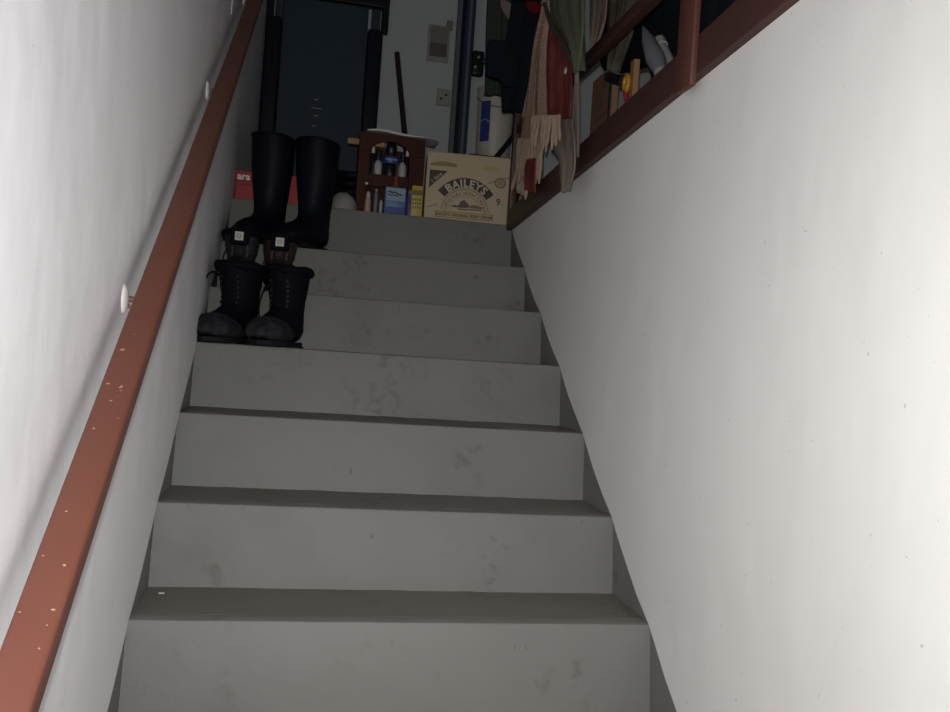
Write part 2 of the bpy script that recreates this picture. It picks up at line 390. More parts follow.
# flecks where the paint has chipped through
m = MB()
for i in range(26):
    y = random.choice([random.uniform(-1.05,.1), random.gauss(-.52,.05), random.gauss(-.85,.12)])
    x = random.uniform(.034,.066); s = random.uniform(.0006,.0017)*random.choice([1,1,1.5]); nrm = Vector((0,-SL,1)).normalized(); tg = Vector((0,1,SL)).normalized()
    c = Vector((x,y,hr(y,.792)+.00015)); k = random.uniform(.8,1.7)
    pts = [c + Vector((1,0,0))*s*math.cos(a)*random.uniform(.6,1.2)*k + tg*s*math.sin(a)*random.uniform(.6,1.2) for a in [2*PI*j/7 for j in range(7)]]
    m.loft([[p-nrm*.0006 for p in pts],[p+nrm*.0001 for p in pts]])
ch = m.build('chipped_flecks', 'chip', h, None, tuple(inv)); ch.location = (0,0,0); ch['kind'] = 'stuff'
for yb in (-.251, .612, -1.12, 1.45):
    zb = hr(yb, .753)
    m = MB(); prof = [(0.0,.0125),(.006,.012),(.012,.0095),(.0165,.005),(.018,0.001),(.018,-.003)]
    mt = Matrix.Translation((.004,yb,zb)) @ Matrix.Rotation(PI/2,4,'Y') @ Matrix.Diagonal((1.3,1.0,.62,1))
    m.lathe([(r+1e-4,z) for r,z in prof], n=24, mtx=mt)
    br = m.build('bracket', 'white_pl', h, 50, tuple(inv)); br.location = (0,0,0)
    m = MB(); m.tube([(.012,yb,zb),(.024,yb,zb),(.034,yb,zb+.004)], .0045, 10)
    a = m.build('arm', 'steel', br, 50, tuple(inv)); a.location = (0,0,0)
    m = MB(); m.lathe([(.0001,.003),(.003,.0025),(.0035,0)], n=10, mtx=Matrix.Translation((.012,yb-.004,zb-.011)) @ Matrix.Rotation(PI/2,4,'Y'))
    a = m.build('screw', 'steel', br, 50, tuple(inv)); a.location = (0,0,0)
m = MB(); m.tube([(.007,1.02,2.6),(.007,1.03,2.1),(.007,1.045,1.75),(.007,1.06,1.52)], .0012, 6)
tag(m.build('wall_cable', 'white_pl', None, 60), 'thin white cable hanging down the wall above the handrail', 'cable')

# ------------------------------------------------------------------ balustrade
bl = thing('balustrade', 'dark red-brown wooden balustrade along the top of the stairwell wall', 'balustrade', (W+.03,1.56,ZU))
bi = Vector(bl.location)
def bpart(m, name, material, smooth=35):
    o = m.build(name, material, bl, smooth, tuple(bi)); o.location = (0,0,0); return o
def sloped(y0,y1,x0,x1,zlo,zhi,bev=.004):
    t = MB(); b = MB(); b.box(0,1,0,1,0,1)
    pts = [(y0,zlo(y0)),(y1,zlo(y1)),(y1,zhi(y1)),(y0,zhi(y0))]
    return t.prism(pts, X, x0, x1, bev)
bpart(sloped(-1.5,1.535,1.012,1.075,lambda y: top_z(y)+.001,lambda y: 1.119+(.615-y)*.082 if y<.615 else 1.119+(.615-y)*.03), 'bottom_rail', 'wood_dark')
bpart(sloped(-1.5,1.54,1.026,1.054,lambda y: 1.388,lambda y: 1.424), 'middle_rail', 'wood_dark')
bpart(sloped(-1.5,1.54,1.005,1.080,lambda y: 1.88,lambda y: 1.93,.008), 'top_rail', 'wood_dark')
m = MB(); m.box(1.020,1.046,1.542,1.572,ZU-.006,2.02,.004); bpart(m, 'newel_post', 'wood_dark')
m = MB(); m.box(.998,1.012,-.098,-.022,1.096,1.93,.003); bpart(m, 'post', 'wood_post')
m = MB(); m.box(.998,1.012,-.95,-.88,1.13,1.93,.003); bpart(m, 'post', 'wood_post')

# ------------------------------------------------------------------ back of the landing
d = bpy.data.objects.new('door_1', None); COL.objects.link(d); d.location = (.3,YB,ZU)
struct(d, 'dark narrow door with near-black jambs at the end of the landing', 'door'); di = Vector(d.location)
def dpart(m, name, material, smooth=None, par=None):
    o = m.build(name, material, par or d, smooth, tuple(di)); o.location = (0,0,0); return o
dp = dpart(MB().box(.085,.50,YB-.035,YB-.004,ZU,2.235,.004), 'door_panel', 'door')
dpart(MB().box(.008,.085,YB-.085,YB-.002,ZU,2.115,.012,3), 'jamb', 'jamb', 40)
dpart(MB().box(.50,.575,YB-.085,YB-.002,ZU,2.115,.012,3), 'jamb', 'jamb', 40)
dpart(MB().box(.012,.60,YB-.06,YB-.002,2.236,2.29,.004), 'lintel', 'jamb')
dpart(MB().box(.0,.04,YB-.045,YB-.002,2.116,2.34,.004), 'mesh_panel', 'jamb')
dpart(MB().box(.045,.084,YB-.03,YB-.002,2.116,2.235,.004), 'mesh_panel', 'door')
dpart(MB().box(.515,.56,YB-.03,YB-.002,2.116,2.235,.004), 'mesh_panel', 'door')
dpart(MB().box(.565,.60,YB-.05,YB-.002,2.116,2.40,.004), 'mesh_panel', 'jamb')
sc = MB(); sc.box(.252,.302,YB-.037,YB-.0345,1.700,1.704); sc.box(.262,.282,YB-.037,YB-.0345,1.742,1.747); sc.box(.265,.285,YB-.037,YB-.0345,1.663,1.668); sc.box(.262,.28,YB-.037,YB-.0345,1.612,1.616)
dpart(sc, 'scratch', 'scratch', None, dp)

s1 = thing('light_switch', 'grey two-rocker light switch in an ivory frame on the back wall', 'switch', (.862,YB,2.115))
o = MB().box(-.056,.056,-.012,-.001,-.098,.09,.004).build('frame', 'switch_fr', s1)
MB().box(-.044,.044,-.018,-.010,.0,.082,.003).build('rocker', 'switch', s1)
MB().box(-.044,.044,-.018,-.010,-.072,-.003,.003).build('rocker', 'switch_dk', s1)
s2 = thing('wall_socket', 'small grey wall socket below the light switch', 'socket', (.906,YB,1.84))
MB().box(-.034,.034,-.022,-.001,-.042,.042,.004).build('plate', 'switch_fr', s2)
m = MB()
for dx,dz in ((.012,.012),(-.014,-.010)): m.lathe([(.0001,.002),(.006,.002),(.006,-.004)], n=10, mtx=Matrix.Translation((dx,-.022,dz)) @ Matrix.Rotation(PI/2,4,'X'))
m.build('pin_hole', 'black_pl', s2)
s3 = MB().box(.898,.93,YB-.02,YB-.001,2.185,2.235,.004).build('junction_box', 'switch'); tag(s3, 'tiny grey box on the wall just above the light switch', 'junction box')
bp_ = thing('metal_post', 'dark blue metal post standing against the back wall with a lock fitting', 'post', (.974,2.66,ZU))
MB().box(.003,.052,-.03,.03,0,1.9,.004).build('post', 'bluepost', bp_)
MB().box(-.034,-.012,-.012,.03,0,1.9,.003).build('edge_strip', 'greyblue', bp_)
MB().box(-.0125,.0035,-.005,.03,0,1.9).build('groove', 'jamb', bp_)
MB().box(.020,.034,-.034,-.030,0,1.9,.001).build('rib', 'greyblue', bp_)
f = MB().box(.046,.108,-.055,-.012,.895,1.020,.012,3).build('lock_case', 'black_pl', bp_, 40)
MB().tube([(.10,-.04,.972),(.145,-.045,.972),(.20,-.045,.969)], .017, 10).build('lever', 'black_pl', f, 50)
MB().lathe([(.0001,.004),(.006,.003),(.007,0)], n=10, mtx=Matrix.Translation((.077,-.055,.985)) @ Matrix.Rotation(PI/2,4,'X')).build('screw', 'lightgrey', f)
MB().lathe([(.0001,.004),(.006,.003),(.007,0)], n=10, mtx=Matrix.Translation((.064,-.055,.935)) @ Matrix.Rotation(PI/2,4,'X')).build('screw', 'lightgrey', f)

# ------------------------------------------------------------------ boots
def interp(tab, n):
    out = []
    for i in range(n+1):
        f = i/n*(len(tab)-1); k = min(int(f), len(tab)-2); t = f-k
        p0 = tab[max(k-1,0)]; p1 = tab[k]; p2 = tab[k+1]; p3 = tab[min(k+2,len(tab)-1)]
        out.append([.5*((2*b)+(-a+c)*t+(2*a-5*b+4*c-d_)*t*t+(-a+3*b-3*c+d_)*t**3) for a,b,c,d_ in zip(p0,p1,p2,p3)])
    return out
def boot_rings(tab, n, nr=28, wob=0.0, flat=.0, seed=0):
    """tab rows: front/top point (a,z), back/bottom point (a,z), half width. toe points along -y"""
    rnd = random.Random(seed); ph = rnd.uniform(0,6)
    rings = []
    for i, (ta,tz,ba,bz,w) in enumerate(interp(tab, n)):
        c = Vector(((ta+ba)/2,(tz+bz)/2)); e = Vector(((ta-ba)/2,(tz-bz)/2)); r = []
        for j in range(nr):
            t = 2*PI*j/nr; ct, sn = math.cos(t), math.sin(t)
            q = 1 + wob*math.sin(3*t+ph+i*.9)*math.sin(i*.55+ph) + wob*.6*math.sin(i*2.1+2*t)
            x = w*math.copysign(abs(sn)**.85, sn)*q; a = c.x+e.x*ct*q; z = c.y+e.y*ct*q
            r.append(Vector((x, -a, max(z, flat))))
        rings.append(r)
    return rings
def sole_outline(a0, a1, wh, wt, n=14):
    L_, R_ = [], []
    for i in range(n+1):
        f = i/n; a = a0+(a1-a0)*f
        env = min(1, math.sqrt(max(0,1-((.16-f)/.16)**2)) if f < .16 else 1) * (math.sqrt(max(0,1-((f-.66)/.34)**2)) if f > .66 else 1)
        w = (wh + (wt-wh)*min(1,max(0,(f-.2)/.45)) - .007*math.exp(-((f-.4)/.12)**2))*max(env,.05)
        R_.append((w,-a)); L_.append((-w,-a))
    return R_ + L_[::-1]
Z3 = lambda a,b,d: Vector((a,b,d))

def tall_boot(label, loc, rz, seed):
    t = thing('rubber_boot', label, 'boot', loc, rz, 'pair of tall black boots')
    H = .385
    tab = [(.062,H,-.088,H-.012,.071),(.060,.34,-.088,.33,.071),(.056,.28,-.088,.27,.068),(.050,.21,-.086,.20,.060),(.046,.155,-.084,.135,.052),
           (.056,.122,-.092,.085,.047),(.078,.105,-.098,.040,.046),(.105,.092,-.055,.018,.046),(.135,.082,.03,.016,.049),(.160,.068,.10,.016,.047),(.178,.048,.155,.016,.034),(.184,.032,.178,.020,.012)]
    m = MB(); m.loft(boot_rings(tab, 44, 28, .010, .014, seed), cap0=False); m.build('upper', 'rubber', t, 60)
    inner = [(.058,H-.001,-.084,H-.013,.067),(.054,.32,-.082,.31,.065),(.046,.2,-.078,.19,.054)]
    m = MB(); m.loft(boot_rings(inner, 8, 28), cap0=False); m.build('lining', 'darkcloth', t, 60)
    # rolled rim
    c = Vector((0, .013, H-.006)); pts = []
    rim = boot_rings([tab[0],tab[1]], 1, 28, 0)[0]
    m = MB(); m.tube(rim + rim[:1], .0045, 8, False); m.build('rim', 'rubber', t, 60)
    m = MB(); m.prism(sole_outline(-.098,.186,.040,.051), Z3, 0, .020, .003); m.build('sole', 'rubber_sole', t, 40)
    m = MB(); m.box(-.014,.014,.085,.090,H-.075,H-.022,.002,1); m.build('pull_tab', 'rubber_sole', t)
    return t
tall_boot('left tall black rubber boot, nearer the handrail wall', (.136,1.400,ZN[6]), -.42, 3)
tall_boot('right tall black rubber boot, farther from the handrail wall', (.286,1.398,ZN[6]), -.52, 5)

def lace_boot(name, label, group, loc, rz, seed, H, uppermat, toemat, wt, lace, patch=False, loop=False, brown=False, cuffr=.011):
    t = thing(name, label, 'boot', loc, rz, group)
    rnd = random.Random(seed)
    tab = [(.068,H,-.070,H-.004,.060),(.062,H*.86,-.072,H*.82,.057),(.054,H*.70,-.070,H*.64,.052),(.052,.128,-.072,.105,.047),(.062,.112,-.080,.070,.045),
           (.085,.100,-.084,.036,.046),(.112,.088,-.045,.016,.050),(.140,.078,.04,.014,wt),(.162,.066,.10,.014,wt-.002),(.180,.048,.155,.014,wt-.016),(.187,.034,.181,.024,.014)]
    m = MB(); m.loft(boot_rings(tab, 40, 28, .016, .012, seed), cap0=False); up_ = m.build('upper', uppermat, t, 60)
    inner = [(.064,H-.001,-.066,H-.005,.056),(.056,H*.8,-.064,H*.75,.05),(.046,.14,-.062,.125,.042)]
    m = MB(); m.loft(boot_rings(inner, 8, 28), cap0=False); m.build('lining', 'darkcloth', t, 60)
    rim = boot_rings([tab[0],tab[1]], 1, 36, 0)[0]
    rim = [p + Vector((0,0,rnd.uniform(-.003,.003))) for p in rim]
    m = MB(); m.tube(rim + rim[:1], [cuffr*rnd.uniform(.85,1.2) for _ in range(36)]+[cuffr], 8, False); m.build('padded_cuff', 'leather', t, 70)
    m = MB(); m.prism(sole_outline(-.082,.182,.040,wt-.004), Z3, .003, .017, .003); so = m.build('sole', 'rubber_sole', t, 40)
    m = MB()
    for i in range(12):
        a = -.078+i*.0215; w = .030+.012*math.sin(min(1,(a+.09)/.2)*PI*.7)
        for sx in (-1,1): m.box(sx*(w-.014)-.012,sx*(w-.014)+.012,-a-.007,-a+.007,0,.0045,.001,1)
    m.build('lug_tread', 'rubber_sole', so)
    # toe cap: a shell over the front of the upper
    tc = boot_rings([r for r in tab], 40, 28, .016, .012, seed)[27:]
    cshell = []
    for r in tc:
        ce = sum(r, Vector())/len(r); cshell.append([ce+(p-ce)*1.045+Vector((0,-.001,.0012)) for p in r])
    m = MB(); m.loft(cshell, cap0=False); m.build('toe_cap', toemat, t, 60)
    # heel counter band
    # front profile for the lacing
    it = interp(tab, 40)
    def front(z):
        best = min(it[:24], key=lambda q: abs(q[1]-z)); return best[0]
    m = MB()
    tp = [(.018,z) for z in (H*.97,H*.8,H*.62,.135,.115)]
    rg = []
    for (w, z) in tp:
        a = front(z)+.004
        rg.append([Vector((-w,-a+.006,z)),Vector((-w*.5,-a-.002,z)),Vector((0,-a-.004,z)),Vector((w*.5,-a-.002,z)),Vector((w,-a+.006,z)),Vector((0,-a+.012,z))])
    m.loft(rg); tg = m.build('tongue', uppermat, t, 60)
    nl = 6; zs = [.118+(H-.035-.118)*i/(nl-1) for i in range(nl)]; m = MB(); me_ = MB()
    for i in range(nl-1):
        for sx in (-1,1):
            p0 = Vector((sx*.021,-front(zs[i])-.002,zs[i])); p1 = Vector((-sx*.021,-front(zs[i+1])-.002,zs[i+1]))
            mid = (p0+p1)/2 + Vector((0,-.007,0)); m.tube([p0,mid,p1], .0026, 6)
    for z in zs:
        for sx in (-1,1):
            me_.lathe([(.0001,.003),(.0045,.002),(.0045,-.003)], n=10, mtx=Matrix.Translation((sx*.024,-front(z)+.001,z)) @ Matrix.Rotation(PI/2,4,'X'))
    m.build('lace', lace, t, 60); me_.build('eyelets', 'eyelet', t, 50)['kind'] = 'stuff'
    if loop:
        z0 = zs[-1]
        pts = [Vector((-.022,-front(z0)-.004,z0)), Vector((-.050,-.065,z0+.012)), Vector((-.074,-.058,z0-.005)), Vector((-.080,-.066,z0-.06)), Vector((-.076,-.075,z0-.11)), Vector((-.078,-.09,z0-.15))]
        pp = [Vector(q) for q in interp([list(p) for p in pts], 24)]
        MB().tube(pp, .0024, 6).build('loose_lace', lace, t, 60)
    else:
        z0 = zs[-2]
        pts = [Vector((-.022,-front(z0)-.004,z0)), Vector((-.040,-.075,z0-.02)), Vector((-.052,-.07,z0-.06)), Vector((-.046,-.078,z0-.09)), Vector((-.040,-.088,z0-.105))]
        pp = [Vector(q) for q in interp([list(p) for p in pts], 20)]
        MB().tube(pp, .0022, 6).build('loose_lace', lace, t, 60)
    # pull loop at the back
    MB().tube([(0,.066,H-.02),(0,.082,H+.006),(0,.088,H-.012),(0,.078,H-.05)], .004, 6).build('pull_loop', lace, t, 60)
    if patch:
        zc = patch; a = front(zc)+.012
        lb = MB().box(-.015,.013,-a-.003,-a,zc-.015,zc+.014,.001,1).build('tongue_label', 'patch', t)
        m = MB(); m.tube([(-.001+.006*math.cos(q*PI/8),-a-.0035,zc+.006*math.sin(q*PI/8)) for q in range(17)], .0012, 5); m.build('label_print', 'patch_ink', lb)
        # padded tongue top that carries the label
        m = MB(); m.box(-.031,.031,-a+.0005,-a+.020,zc-.030,zc+.034,.008,3); m.build('tongue_top', 'leather', t, 50)
    if brown:
        m = MB(); sh = [it_ for it_ in boot_rings(tab, 40, 28, .016, .012, seed)[9:17]]
        rr = []
        for r in sh:
            ce = sum(r, Vector())/len(r); rr.append([ce+(p-ce)*1.03 for p in r])
        m.loft(rr, cap0=False, cap1=False); m.build('ankle_panel', 'brownleather', t, 60)
    return t
lace_boot('hiking_boot', 'left black ankle boot with a white square tongue label, behind the winter boots', 'pair of ankle boots with white tongue labels', (.076,1.172,ZN[5]), -.05, 11, .195, 'suede', 'leather', .049, 'greylace', patch=.180).scale = (.93,.93,.93)
lace_boot('hiking_boot', 'right ankle boot with brown ankle panel and white printed tongue label', 'pair of ankle boots with white tongue labels', (.194,1.172,ZN[5]), .03, 12, .190, 'brownleather', 'leather', .049, 'greylace', patch=.172, brown=True).scale = (.93,.93,.93)
lace_boot('winter_boot', 'left black winter boot, scuffed grey toe, long lace hanging beside wall', 'pair of black laced winter boots', (.096,.915,ZN[4]), -.44, 21, .225, 'leather', 'suede', .058, 'lace', loop=True, cuffr=.012)
lace_boot('winter_boot', 'right black winter boot, scuffed grey toe, nearest the middle of the step', 'pair of black laced winter boots', (.231,.915,ZN[4]), -.38, 22, .225, 'leather', 'suede', .056, 'lace', cuffr=.012)

# ------------------------------------------------------------------ red shoe box, bundle
sb = thing('shoe_box', 'red cardboard shoe box with white lettering behind the tall boots', 'box', (.008,1.600,ZU))
MB().box(.0,.275,0,.15,0,.078,.002,1).build('box_body', 'red', sb)
MB().box(-.003,.278,-.003,.153,.074,.112,.002,1).build('lid', 'red', sb)
text_mesh('ara', .036, 'lettering', 'white_ink', sb, lambda x,y: Vector((x,-.0038,y)), align='LEFT', bold=.0012).location = (.005,0,.080)
m = MB()
for i in range(9): m.box(.016+i*.0075,.016+i*.0075+.0045,-.0008,.0,.060,.066)
m.build('small_print', 'ink', sb)
m = MB(); random.seed(4)
rings = []
for i in range(15):
    f = i/14; a = f*PI; rr = max(math.sin(a),.02)
    rings.append([Vector((.400-.052*math.cos(a), 1.615+.06*rr*math.cos(2*PI*j/18)*(1+random.uniform(-.05,.05)), ZU+.010+.064*rr*math.sin(2*PI*j/18)*(1+random.uniform(-.04,.04)) - (0 if math.sin(2*PI*j/18)>-.5 else -.0))) for j in range(18)])
for r in rings:
    for p in r: p.z = max(p.z, ZU+.0005)
tag(m.loft(rings).build('cloth_bundle', 'bundle', None, 60), 'pale grey rounded cloth bundle on the landing beside the tall boots', 'cloth')
# dark ribbed coil behind the bundle
t = thing('coiled_hose', 'dark coiled hose standing behind the pale bundle in front of door', 'hose', (.44,1.925,ZU))
for i in range(6):
    z = .018+.034*i
    m = MB(); m.tube([(.075*math.cos(q*PI/12),.075*math.sin(q*PI/12),z+.003*math.sin(q)) for q in range(25)], .0165, 8, False); m.build('coil', 'rubber', t, 60)

# ------------------------------------------------------------------ brown rack and its contents
rk = thing('bottle_rack', 'brown stained wooden rack with an arched opening, full of bottles', 'rack', (.448,1.665,ZU))
RW, RH, RD = .252, .322, .15
op = [(.042,.165)]
op += [(.042,.235)]
for i in range(9): a = PI - PI*i/8; op.append((.119+.077*math.cos(a), .250+.050*math.sin(a)))
op += [(.196,.165)]
# front frame around the opening: pieces
def fr(pts, name='front_panel'): 
    return MB().prism(pts, lambda a,b,d: Vector((a,d,b)), 0, .014, .0012).build(name, 'rack', rk)
arch = [(.119+.077*math.cos(PI-PI*i/8), .245+.050*math.sin(PI-PI*i/8)) for i in range(9)]
fr([(0,0),(.042,0),(.042,.245),(0,.245)], 'stile'); fr([(.196,0),(RW,0),(RW,.245),(.196,.245)], 'stile')
fr([(0,.2455)]+[(.042,.2455)]+arch[1:-1]+[(.196,.2455),(RW,.2455),(RW,RH-.006),(RW*.5,RH),(0,RH)], 'arched_panel')
fr([(.0425,.118),(.1955,.118),(.1955,.165),(.0425,.165)], 'cross_panel')
MB().box(.0,.012,.0145,RD,0,RH,.002,1).build('side_panel', 'rack', rk)
MB().box(RW-.012,RW,.0145,RD,0,RH-.01,.002,1).build('side_panel', 'rack', rk)
MB().box(.0125,RW-.0125,RD-.01,RD,0,RH-.03,.002,1).build('back_panel', 'rack', rk)
MB().box(.0125,RW-.0125,.0145,RD-.0105,.150,.160,.001,1).build('shelf', 'rack', rk)
MB().box(.0125,RW-.0125,.0145,RD-.0105,.0,.010,.001,1).build('shelf', 'rack', rk)
MB().box(-.044,.10,.05,.075,RH-.040,RH-.018,.003,2).build('peg', 'pine', rk)

def bottle(name, label, loc, prof, body, cap=None, capprof=None, lab=None, grp='bottles and tubes around the brown rack', n=20):
    t = thing(name, label, 'bottle', loc, 0, grp)
    MB().lathe(prof, n=n).build('body', body, t, 45)
    if cap: MB().lathe(capprof, n=n).build('cap', cap, t, 45)
    if lab: MB().lathe([(lab[0],lab[1]),(lab[0],lab[2])], n=n).build('label_band', lab[3], t, 45)
    return t
zs_ = ZU+.160
# in the arched opening, on the rack's shelf
bottle('shoe_polish_bottle', 'bottle with black ball top and blue collar in rack opening', (.574,1.715,zs_), [(.001,0),(.027,0),(.029,.004),(.029,.045),(.022,.055),(.020,.058)], 'black_pl', 'black_pl', [(.001,.145),(.012,.142),(.021,.130),(.024,.115),(.020,.098),(.014,.09),(.012,.085),(.001,.084)])
o = bpy.data.objects['shoe_polish_bottle']
MB().lathe([(.001,.056),(.031,.056),(.034,.060),(.034,.072),(.030,.084),(.001,.085)], n=20).build('collar', 'blue_deep', o, 45)
MB().box(-.024,.024,-.0375,-.034,.066,.074,.002,1).build('collar_print', 'blue_pale', o)
for (x,lb_) in ((.527,'pale plastic bottle left of the blue collar in rack opening'),(.622,'pale plastic bottle right of the blue collar in rack opening')):
    bottle('pale_bottle', lb_, (x,1.722,zs_), [(.001,0),(.014,0),(.016,.004),(.016,.050),(.012,.064),(.007,.070)], 'pale_pl', 'black_pl', [(.001,.108),(.010,.108),(.011,.095),(.009,.070),(.001,.069)])
    bb = bpy.data.objects
for (x,lb_) in ((.507,'thin dark bottle with white tip at left of rack opening'),(.641,'thin dark bottle with white tip at right of rack opening')):
    bottle('dark_bottle', lb_, (x,1.745,zs_), [(.001,0),(.009,0),(.0095,.004),(.0095,.085),(.006,.10)], 'black_pl', 'paper', [(.001,.128),(.005,.127),(.007,.112),(.006,.10),(.001,.0995)])
# standing on the landing in front of the rack
bx_ = thing('blue_label_bottle', 'blue-labelled square bottle standing in front of the brown rack', 'bottle', (.593,1.630,ZU), .0, 'bottles and tubes around the brown rack')
MB().box(-.041,.041,-.026,.026,0,.112,.008,3).build('body', 'blue_lab', bx_, 40)
MB().box(-.036,.036,-.0272,-.0258,.060,.108,.0003,1).build('label_band', 'blue_pale', bx_)
MB().box(-.036,.036,-.0272,-.0258,.008,.036,.0003,1).build('label_band', 'blue_deep', bx_)
m = MB(); m.tube([(-.030,-.0276,.090),(-.022,-.0276,.094),(-.014,-.0276,.088),(-.004,-.0276,.092),(.006,-.0276,.086),(.016,-.0276,.084),(.024,-.0276,.081)], .003, 6); m.tube([(-.030,-.0276,.082),(-.018,-.0276,.079),(-.006,-.0276,.080),(.010,-.0276,.076)], .002, 6); m.build('script_print', 'ink', bx_, 50)
MB().lathe([(.001,.112),(.020,.112),(.012,.125),(.009,.132),(.009,.150),(.0045,.156),(.0035,.20),(.001,.203)], n=16).build('clear_neck', 'clear', bx_, 45)
bottle('pink_bottle', 'slim pinkish bottle at the left front of the brown rack', (.492,1.632,ZU), [(.001,0),(.012,0),(.013,.004),(.012,.055),(.008,.066)], 'pinkish', 'pale_pl', [(.001,.088),(.006,.088),(.009,.075),(.008,.066),(.001,.0655)])
bottle('white_capped_stick', 'tiny white-tipped stick high at the left front of rack', (.484,1.652,ZU), [(.001,0),(.004,0),(.004,.112),(.003,.116)], 'rack', 'paper', [(.001,.126),(.006,.126),(.006,.119),(.001,.1165)])
bottle('grey_tube', 'thin grey tube left of the blue-labelled bottle', (.522,1.637,ZU), [(.001,0),(.008,0),(.0085,.003),(.0085,.080),(.005,.094)], 'greyblue', 'pale_pl', [(.001,.102),(.004,.102),(.005,.0945),(.001,.094)])
bottle('white_tube', 'short white tube touching the left of the blue-labelled bottle', (.541,1.622,ZU), [(.001,0),(.0058,0),(.006,.003),(.006,.052),(.003,.060)], 'pale_pl')
bottle('purple_bottle', 'slim purple bottle right of the blue-labelled bottle', (.652,1.635,ZU), [(.001,0),(.014,0),(.015,.004),(.015,.082),(.010,.094)], 'purple', 'greyblue', [(.001,.110),(.009,.110),(.010,.0945),(.001,.094)])
yp = thing('yellow_packet', 'yellow packet with dark print between rack and cream carton', 'packet', (.679,1.628,ZU))
MB().box(-.024,.020,-.010,.012,0,.128,.003,2).build('packet_body', 'yellow', yp, 40)
MB().box(-.022,.018,-.0108,-.0098,.092,.110).build('print_band', 'olive_ink', yp)
m = MB()
for r in range(3):
    for c in range(4): m.box(-.020+c*.009,-.020+c*.009+.006,-.0107,-.0098,.040+r*.015,.040+r*.015+.009)
m.build('small_print', 'olive_ink', yp)
# on and behind the rack
m = MB(); rings = []
for i in range(13):
    f = i/12; x = .475+.275*f; z = ZU+RH+.004+.004*math.sin(f*9)-.012*max(0,f-.55)*2
    rings.append([Vector((x,1.662,z)),Vector((x,1.80,z+.006)),Vector((x,1.80,z+.014)),Vector((x,1.662,z+.005+.004*math.sin(f*5)))])
tag(m.loft(rings).build('paper_sheets', 'paper', None, 40), 'crumpled white paper sheets lying on top of the brown rack', 'paper')
m = MB(); rings = []
for i in range(12):
    f = i/11; a = f*PI; r = max(math.sin(a)**.6,.03)
    rings.append([Vector((.725+.12*f, 1.90+.06*r*math.cos(2*PI*j/14), ZU+.20*r*(0.5+.5*math.sin(2*PI*j/14))*(1.25-.45*f) + .0)) for j in range(14)])
tag(m.loft(rings).build('black_bag', 'darkcloth', None, 60), 'slumped black bag on the landing behind the carton and rack', 'bag')
t = thing('broom', 'dark brown broom handle leaning against the back wall behind the rack', 'broom', (.735,2.20,ZU))
top = Vector((.652,2.70,2.02)) - t.location
MB().tube([(0,0,.06), tuple(Vector((0,0,.06))*.5+top*.5), tuple(top)], .0135, 10).build('handle', 'stick', t, 60)
MB().box(-.12,.12,-.025,.025,.03,.075,.008,2).build('head', 'stick', t, 40)
m = MB()
for i in range(24): m.tube([(-.11+i*.0096,-.012+.024*(i%2),.032),(-.115+i*.010,-.016+.032*(i%2),0)], .004, 5)
m.build('bristles', 'darkcloth', t)['kind'] = 'stuff'

# ------------------------------------------------------------------ cream liqueur carton
cr = thing('cream_carton', 'cream liqueur carton with BAILEYS lettering at the landing edge', 'carton', (.7025,1.592,ZU), -.09)
cr.scale = (1,1,1.06)
CW, CH, CD = .318, .243, .20
MB().box(0,CW,0,CD,0,CH,.002,1).build('carton_body', 'card', cr)
FY = -.0006
P3 = lambda x,z,d=0: Vector((x, FY-d, z))
def flat(pts, name, material, d=.0, par=None):
    me = bpy.data.meshes.new(name); me.from_pydata([P3(x,z,d) for x,z in pts], [], [list(range(len(pts)))]); me.materials.append(M[material])
    o = bpy.data.objects.new(name, me); COL.objects.link(o); o.parent = par or cr; return o
flat([(.012,.200),(.035,.208),(.060,.212),(.098,.207),(.113,.205),(.113,.194),(.012,.194)], 'faded_print', 'card_tan')
flat([(.212,.206),(.245,.209),(.280,.204),(.280,.193),(.212,.193)], 'faded_print', 'gold_ink')
tri = flat([(.012,.178),(.080,.178),(.012,.112)], 'corner_triangle', 'ink')
tx = text_mesh('1 litre', .021, 'corner_lettering', 'cream_ink', cr, lambda x,y: P3(x,y,.0006)); tx.rotation_euler = (0,-math.radians(44),0); tx.location = (.043,0,.147)
AC = (.154,.026); R0, R1 = .099, .133; AH = math.radians(53)
def arc(r0,r1,h,n=24,c=AC): return [(c[0]+r1*math.sin(-h+2*h*i/n), c[1]+r1*math.cos(-h+2*h*i/n)) for i in range(n+1)] + [(c[0]+r0*math.sin(h-2*h*i/n), c[1]+r0*math.cos(h-2*h*i/n)) for i in range(n+1)]
bend_c = AC
flat(arc(R0,R1,AH), 'name_band', 'ink', .0003)
text_mesh('BAILEYS', .0385, 'name_lettering', 'cream_ink', cr, lambda x,y: P3(AC[0]+x, AC[1]+y, .0008), bend=R0+.0025, spacing=1.10, bold=.0009)
flat(arc(.0905,.0935,math.radians(82)), 'arch_line', 'card_mid', .0002)
flat(arc(.0660,.0675,math.radians(77)), 'arch_line', 'card_mid', .0002)
text_mesh('ORIGINAL IRISH CREAM', .0175, 'arch_lettering', 'ink', cr, lambda x,y: P3(AC[0]+x, AC[1]+y, .0006), bend=.0725, spacing=1.12)
